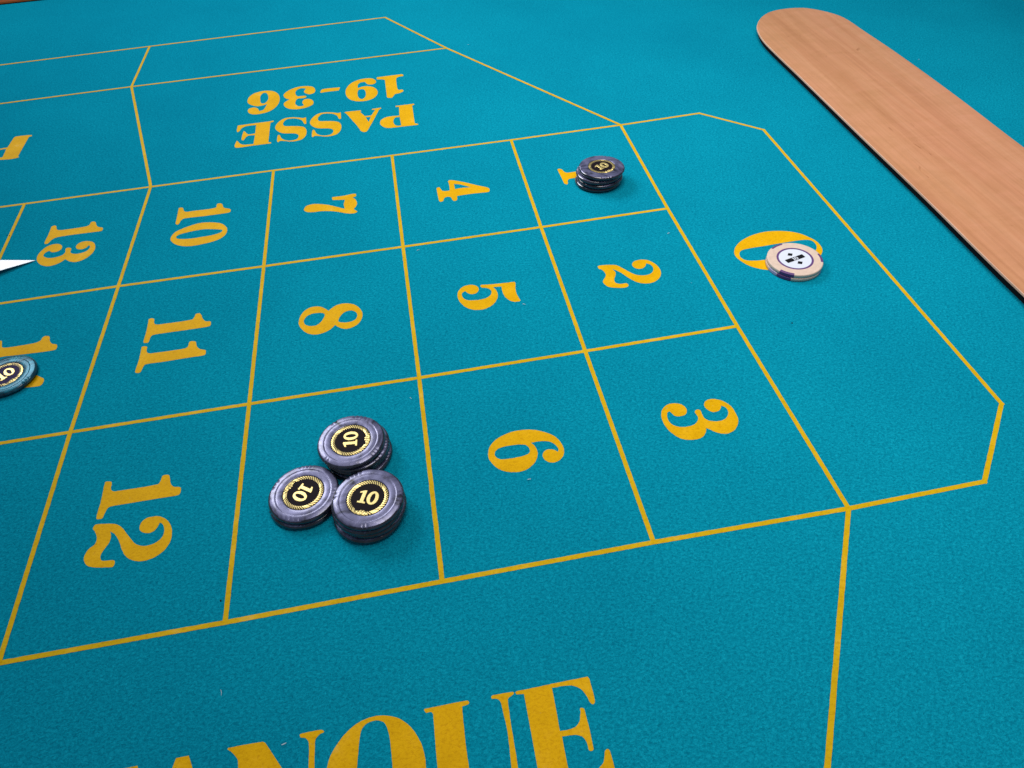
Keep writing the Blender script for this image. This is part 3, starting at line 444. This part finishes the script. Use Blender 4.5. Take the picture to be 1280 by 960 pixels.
# ------------------------------------------------------------------ casino chips
SEG = 320
T = 3.66
def chip_body_mesh(name, seed, face_mat, rim_mat):
    rnd = random.Random(seed)
    clusters = []
    a = rnd.uniform(0, 1)
    while a < 2 * PI - 0.3:
        step = rnd.uniform(0.11, 0.15)
        for k in range(rnd.choice((2, 3, 3, 4))):
            clusters.append((a + k * step, step * rnd.uniform(0.7, 0.95), rnd.uniform(0.45, 1.15)))
        a += rnd.uniform(1.15, 1.9)
    def dent(t):
        s = 0.0                                  # saw-toothed nicks: steep on one side, easing out on the other
        for c, w, h in clusters:
            d = (t - c) % (2 * PI)
            if d < w: s = max(s, h * (1 - d / w) * min(1.0, d / 0.02))
        return s
    # (radius, height, how far a notch bites in radially, how far it sinks)
    prof = [(0, 3.25, 0, 0), (11.7, 3.25, 0, 0), (11.9, 3.50, 0, 0), (12.2, 3.58, 0, 0), (15.2, 3.58, 0, 0), (15.45, 3.54, 0, 0), (15.7, 3.60, 0, 0), (16.0, 3.68, 0, 0),
            (16.3, 3.69, 0, 0), (17.4, 3.55, .02, .10), (18.5, 3.38, .12, .38), (18.9, 3.27, .2, .5), (19.3, 3.02, .32, .55), (19.65, 2.62, .4, .35), (19.9, 2.15, .4, .1),
            (20.0, 1.8, .4, 0), (19.9, 1.4, .4, 0), (19.65, 1.0, .4, -.2), (19.3, 0.62, .35, -.3), (18.9, 0.38, .2, -.2), (18.4, 0.25, 0, 0), (16.0, 0.06, 0, 0), (15.6, 0.0, 0, 0), (0, 0.0, 0, 0)]
    bm = bmesh.new()
    rows = []
    for j, (rr, zz, dr, dz) in enumerate(prof):
        if rr == 0:
            rows.append([bm.verts.new((0, 0, zz / 1000))]); continue
        row = []
        for k in range(SEG):
            t = 2 * PI * k / SEG
            d = dent(t)
            wob = 0.10 * math.sin(3 * t + seed) * (rr / 20) ** 4
            R_ = rr - dr * d + wob
            row.append(bm.verts.new((R_ * math.cos(t) / 1000, R_ * math.sin(t) / 1000, (zz - dz * d) / 1000)))
        rows.append(row)
    for a_, b_ in zip(rows, rows[1:]):
        for k in range(SEG):
            k2 = (k + 1) % SEG
            if len(a_) == 1: bm.faces.new((a_[0], b_[k], b_[k2]))
            elif len(b_) == 1: bm.faces.new((a_[k2], a_[k], b_[0]))
            else: bm.faces.new((a_[k], b_[k], b_[k2], a_[k2]))
    bmesh.ops.recalc_face_normals(bm, faces=bm.faces)
    me = from_bm(name, bm)
    me.materials.append(face_mat); me.materials.append(rim_mat)
    for p in me.polygons:
        p.use_smooth = True
        c = p.center
        if math.hypot(c.x, c.y) > 0.01905 or c.z < 0.002: p.material_index = 1
    return me

def disc_mesh(name, r, z0, z1, seg=72):
    bm = bmesh.new()
    a = [bm.verts.new((r * math.cos(2*PI*k/seg) / 1000, r * math.sin(2*PI*k/seg) / 1000, z0 / 1000)) for k in range(seg)]
    b_ = [bm.verts.new((v.co.x, v.co.y, z1 / 1000)) for v in a]
    bm.faces.new(b_); bm.faces.new(a[::-1])
    for k in range(seg): bm.faces.new((a[k], a[(k+1) % seg], b_[(k+1) % seg], b_[k]))
    return from_bm(name, bm)

def rope_mesh(name):
    """twisted gold cord: slanted strands, two long smooth runs either side of the crest"""
    bm = bmesh.new()
    z = 3.42
    n = 42
    for k in range(n):
        a0 = -PI / 2 + 0.36 + (2 * PI - 0.72) * k / n
        a1 = a0 + (2 * PI - 0.72) / n * 0.55
        sl = 0.085
        plain_run = min(abs(((a0 + PI/2) % (2*PI)) - q) for q in (0.62, 2.3, 4.0, 5.66)) < 0.13
        if plain_run: a1 = a0 + (2 * PI - 0.72) / n * 1.02
        ri, ro, rm = 9.25, 11.35, 10.3
        q = []
        for (rr, aa, zz) in ((ri, a0 - sl, z), (ri, a1 - sl, z), (rm, a0, z + .22), (rm, a1, z + .22), (ro, a0 + sl, z), (ro, a1 + sl, z)):
            q.append(bm.verts.new((rr * math.cos(aa) / 1000, rr * math.sin(aa) / 1000, zz / 1000)))
        bm.faces.new((q[0], q[2], q[3], q[1])); bm.faces.new((q[2], q[4], q[5], q[3]))
    bmesh.ops.recalc_face_normals(bm, faces=bm.faces)
    return from_bm(name, bm)

def crest_mesh(name):
    """small embossed crest that closes the cord under the numeral"""
    bm = bmesh.new()
    z = 3.45
    for cx_, cy_, rx_, ry_ in ((-2.3, -10.0, 1.3, 1.1), (-0.75, -9.75, 0.95, 1.5), (0.8, -9.75, 0.95, 1.5), (2.35, -10.0, 1.3, 1.1), (0, -11.0, 2.4, .55), (-3.5, -10.0, .45, 1.2), (3.5, -10.0, .45, 1.2)):
        c = bm.verts.new((cx_ / 1000, cy_ / 1000, (z + .35) / 1000))
        rim = [bm.verts.new(((cx_ + rx_ * math.cos(t * PI / 5)) / 1000, (cy_ + ry_ * math.sin(t * PI / 5)) / 1000, z / 1000)) for t in range(10)]
        for k in range(10): bm.faces.new((c, rim[k], rim[(k + 1) % 10]))
    return from_bm(name, bm)

ONE = [[-4.7, -4.0, 1], [-0.4, -4.0, 1], [-0.4, -3.2, 1], [-1.5, -2.9], [-1.55, -2.0], [-1.55, 4.1, 1], [-2.6, 4.1, 1], [-5.0, 3.0, 1], [-5.0, 2.2, 1], [-3.5, 2.5], [-3.45, 1.5], [-3.45, -2.5], [-3.6, -3.0], [-4.7, -3.2, 1]]
def ell(cx_, cy_, a_, b_): return [Vector((cx_ + a_ * math.cos(2*PI*k/40), cy_ + b_ * math.sin(2*PI*k/40))) for k in range(40)]
NUM10 = fill("numeral", [spline(ONE), ell(3.0, 0, 3.15, 4.25), ell(3.0, 0, 1.35, 3.1)], extrude=0.00008, bevel=0.00022)

black_mesh = [chip_body_mesh("chip_body", s, BLACKCHIP, RIMCHIP) for s in (1, 2, 3, 4)]
INL = disc_mesh("inlay", 11.75, 3.20, 3.40)
ROPE = rope_mesh("rope_ring"); CREST = crest_mesh("crest")

def pearl_chip(mesh, body_mat, inlay_mat):
    root = empty("casino_chip")
    link("chip_body", mesh, body_mat, root)
    im = INL
    if inlay_mat is not INLAY:
        im = INL.copy(); im.materials.clear()
    inl = link("inlay", im, inlay_mat, root)
    link("rope_ring", ROPE, GOLD, inl)
    link("crest", CREST, GOLD, inl)
    nu = link("numeral", NUM10, GOLD, inl); nu.location.z = 0.00346
    return root

def copy_tree(o, parent=None):
    c = o.copy(); COL.objects.link(c)
    if parent is not None: c.parent = parent
    for ch in list(o.children): copy_tree(ch, c)
    return c

proto = pearl_chip(black_mesh[0], BLACKCHIP, INLAY)
used = [False]
def place(x, y, z, rot, label, group, mesh_i, tilt=(0, 0), first=None):
    o = proto if not used[0] else copy_tree(proto)
    used[0] = True
    for ch in o.children:
        if ch.name.startswith("chip_body"):
            ch.data = black_mesh[mesh_i % 4]
            if not ch.data.materials: ch.data.materials.append(BLACKCHIP)
            ch.rotation_euler.z = random.uniform(0, 6.28) if first is None else first
    o.location = (x / 1000, y / 1000, z / 1000)
    o.rotation_euler = (math.radians(tilt[0]), math.radians(tilt[1]), math.radians(rot))
    tag(o, label, "casino chip", group)

CH = {"white":[65.03,-242.82,5.8],"A":[-264.32,-355.17,15.2],"B":[-293.48,-381.75,7.6],"C":[-255.18,-398.37,15.2],"far":[-43.53,-93.58,15.2],"teal":[-500.65,-236.87,3.8],"rotA":84.6,"rotB":-126.3,"rotC":-21.4,"rotfar":25.7,"rotwhite":14.2,"rotteal":43.7}
Z0 = 0.15
def stack(key, n, labels, group, rot, offs, tilt=(0, 0), spin=0.0):
    x, y, _ = CH[key]
    for i in range(n):                       # i = 0 is the lowest chip
        dx, dy = offs[i]
        top = i == n - 1
        place(x + dx, y + dy, Z0 + i * T, rot if top else random.uniform(0, 360), labels[i], group, i + len(key),
              tilt if top else (0, 0), spin if top else None)

stack('A', 4, ["lowest black chip of the rear stack among the three touching stacks",
               "second chip up in the rear stack of the three touching stacks",
               "third chip up in the rear stack, just under its top chip",
               "black chip on top of the rear stack, its gold 10 turned sideways"],
      "black chips in the rear stack of three", CH['rotA'], [(2.2, -0.9), (1.1, 0.6), (1.7, -0.5), (-0.4, 0)], spin=0.4)
stack('B', 2, ["lower black chip of the short stack of two",
               "upper black chip of the short two-chip stack, gold 10 facing away"],
      "black chips in the short stack of two", CH['rotB'], [(-0.6, -0.9), (0, 0)], spin=1.7)
stack('C', 4, ["lowest black chip of the front stack, sticking out toward the word MANQUE",
               "second chip up in the front stack nearest the word MANQUE",
               "third chip up in the front stack, under its upright gold 10",
               "black chip on top of the front stack, its gold 10 nearly upright"],
      "black chips in the front stack of three", CH['rotC'], [(-2.6, -0.8), (-0.9, 0.2), (-1.9, -0.3), (-1.0, 0.2)], spin=3.0)
stack('far', 4, ["lowest black chip of the stack standing on printed number 1",
                 "second chip up in the stack standing on printed number 1",
                 "third chip up in the stack on printed number 1",
                 "black chip on top of the lone stack covering printed number 1"],
      "black chips stacked on number 1", CH['rotfar'], [(-2.6, 0.5), (-1.5, -0.4), (-2.2, 0.3), (0, 0)], tilt=(0, 1.5), spin=2.2)

teal = pearl_chip(chip_body_mesh("chip_body", 11, TEALCHIP, TEALRIM), TEALCHIP, INLAY_P)
teal.location = (CH['teal'][0] / 1000, CH['teal'][1] / 1000, Z0 / 1000)
teal.rotation_euler.z = math.radians(CH['rotteal'])
tag(teal, "single teal chip with a violet centre lying on printed number 14", "casino chip")

# ---- the cream chips on zero
TW = 2.85
def cream_body():
    prof = [(0, TW - .12), (12.6, TW - .12), (12.8, TW), (19.3, TW), (19.8, TW - .18), (20, TW - .5), (20, .45), (19.8, .15), (19.3, 0), (0, 0)]
    bm = bmesh.new(); rows = []
    for rr, zz in prof:
        rows.append([bm.verts.new((rr * math.cos(2*PI*k/SEG) / 1000, rr * math.sin(2*PI*k/SEG) / 1000, zz / 1000)) for k in range(SEG)] if rr else [bm.verts.new((0, 0, zz / 1000))])
    for a_, b_ in zip(rows, rows[1:]):
        for k in range(SEG):
            k2 = (k + 1) % SEG
            if len(a_) == 1: bm.faces.new((a_[0], b_[k], b_[k2]))
            elif len(b_) == 1: bm.faces.new((a_[k2], a_[k], b_[0]))
            else: bm.faces.new((a_[k], b_[k], b_[k2], a_[k2]))
    bmesh.ops.recalc_face_normals(bm, faces=bm.faces)
    me = from_bm("chip_body", bm)
    for p in me.polygons: p.use_smooth = p.normal.z < 0.95 and p.normal.z > -0.95
    return me

def spot_mesh(half, depth):
    """edge insert wrapping over the rim, a hair proud of the body"""
    prof = [(20 - depth, TW + .02), (19.3, TW + .02), (19.82, TW - .16), (20.03, TW - .5), (20.03, .45), (19.82, .14), (19.3, -.02)]
    bm = bmesh.new(); rows = []
    m = 14
    for rr, zz in prof:
        rows.append([bm.verts.new((rr * math.cos(-half + 2*half*k/m) / 1000, rr * math.sin(-half + 2*half*k/m) / 1000, zz / 1000)) for k in range(m + 1)])
    for a_, b_ in zip(rows, rows[1:]):
        for k in range(m): bm.faces.new((a_[k], b_[k], b_[k+1], a_[k+1]))
    bmesh.ops.recalc_face_normals(bm, faces=bm.faces)
    return from_bm("edge_spot", bm)

CB = cream_body(); SPOT = spot_mesh(0.27, 1.9); SPOT2 = spot_mesh(0.20, 1.0)
cream = empty("casino_chip")
link("chip_body", CB, CREAM, cream)
def ringmesh(name, r0, r1, z, seg=96):
    return fill(name, [[Vector((r1 * math.cos(2*PI*k/seg), r1 * math.sin(2*PI*k/seg))) for k in range(seg)],
                       [Vector((r0 * math.cos(2*PI*k/seg), r0 * math.sin(2*PI*k/seg))) for k in range(seg)]])
inl = link("inlay", disc_mesh("inlay", 12.5, TW - .15, TW - .03), WHITEIN, cream)
rg = link("inlay_ring", ringmesh("inlay_ring", 11.7, 13.25, 0), PURPLE, inl); rg.location.z = (TW + 0.015) / 1000
def rect(x0_, y0_, x1_, y1_): return [Vector((x0_, y0_)), Vector((x1_, y0_)), Vector((x1_, y1_)), Vector((x0_, y1_))]
bar = link("black_bar", fill("black_bar", [rect(-7.9, -2.0, 7.9, 2.0)]), BLACKINK, inl)
bar.location.z = (TW + 0.0) / 1000
wn = link("numeral", fill("numeral", [[v * 0.40 for v in spline(ONE)], [v * 0.40 for v in ell(3.0, 0, 3.15, 4.25)], [v * 0.40 for v in ell(3.0, 0, 1.35, 3.1)]]), WHITEIN, inl)
wn.location.z = (TW + 0.03) / 1000
for s in (1, -1):
    dm = link("diamond", fill("diamond", [[Vector((0, 5.6 * s + 2.1)), Vector((2.4, 5.6 * s)), Vector((0, 5.6 * s - 2.1)), Vector((-2.4, 5.6 * s))]]), BLACKINK, inl)
    dm.location.z = TW / 1000
for k in range(3):
    o = link("edge_spot", SPOT, PURPLE, cream); o.rotation_euler.z = math.radians(-146 + 121 * k)
wx, wy, _ = CH['white']
cream2 = copy_tree(cream)
for k in range(3):
    o = link("edge_spot", SPOT2, LILAC, cream2); o.rotation_euler.z = math.radians(-174 + 121 * k); o['label'] = "pale lilac edge spot"
cream.location = (wx / 1000, wy / 1000, (Z0 + TW + .03) / 1000); cream.rotation_euler.z = math.radians(CH['rotwhite'])
cream2.location = ((wx - .3) / 1000, (wy - .2) / 1000, Z0 / 1000); cream2.rotation_euler.z = math.radians(CH['rotwhite'] - 4)
tag(cream, "cream chip with white centre and black diamonds on top at zero", "casino chip", "cream chips on zero")
tag(cream2, "lower cream chip under the black-diamond chip on zero", "casino chip", "cream chips on zero")

# ------------------------------------------------------------------ lint and specks on the felt
bm = bmesh.new()
def fibre(x, y, ang, ln, w, z=0.0006):
    pts = []
    a = ang
    p = Vector((x, y))
    for k in range(5):
        pts.append(p.copy()); a += random.uniform(-.35, .35); p = p + Vector((math.cos(a), math.sin(a))) * (ln / 4)
    vs_ = []
    for k, q in enumerate(pts):
        t = (pts[min(k + 1, 4)] - pts[max(k - 1, 0)]).normalized(); nn = Vector((-t.y, t.x)) * w * (0.5 if k in (0, 4) else 1)
        zz = z + 0.0003 * math.sin(PI * k / 4)
        vs_.append((bm.verts.new((*(q + nn), zz)), bm.verts.new((*q, zz + w)), bm.verts.new((*(q - nn), zz))))
    for a_, b_ in zip(vs_, vs_[1:]):
        bm.faces.new((a_[0], a_[1], b_[1], b_[0])); bm.faces.new((a_[1], a_[2], b_[2], b_[1]))
for k in range(18):
    fibre(random.uniform(-0.75, 0.4), random.uniform(-0.6, 0.35), random.uniform(0, 6.28), random.uniform(0.0008, 0.0032), random.uniform(0.00006, 0.00013))
for x, y in [[-301.4,-513.6],[-167.0,-394.7],[-211.5,-157.8],[-13.0,-183.3],[-141.3,-241.5]]:
    fibre(x / 1000, y / 1000, random.uniform(-.3, .3), 0.0024, 0.0002)
tag(link("felt_lint", from_bm("felt_lint", bm), LINT), "tiny pale lint fibres scattered on the teal felt", "lint", None, "stuff")
bm = bmesh.new()
for x, y in [[36.2,-303.0],[-554.1,-52.0],[-556.6,-50.2],[-336.1,-436.4]]:
    bmesh.ops.create_icosphere(bm, subdivisions=1, radius=0.0005, matrix=Matrix.Translation((x / 1000, y / 1000, 0.0003)) @ Matrix.Diagonal((1, 1.3, 0.4, 1)))
tag(link("felt_specks", from_bm("felt_specks", bm), SHADE_SPECK_BLACK), "few small dark specks of dirt on the teal felt", "dirt", None, "stuff")
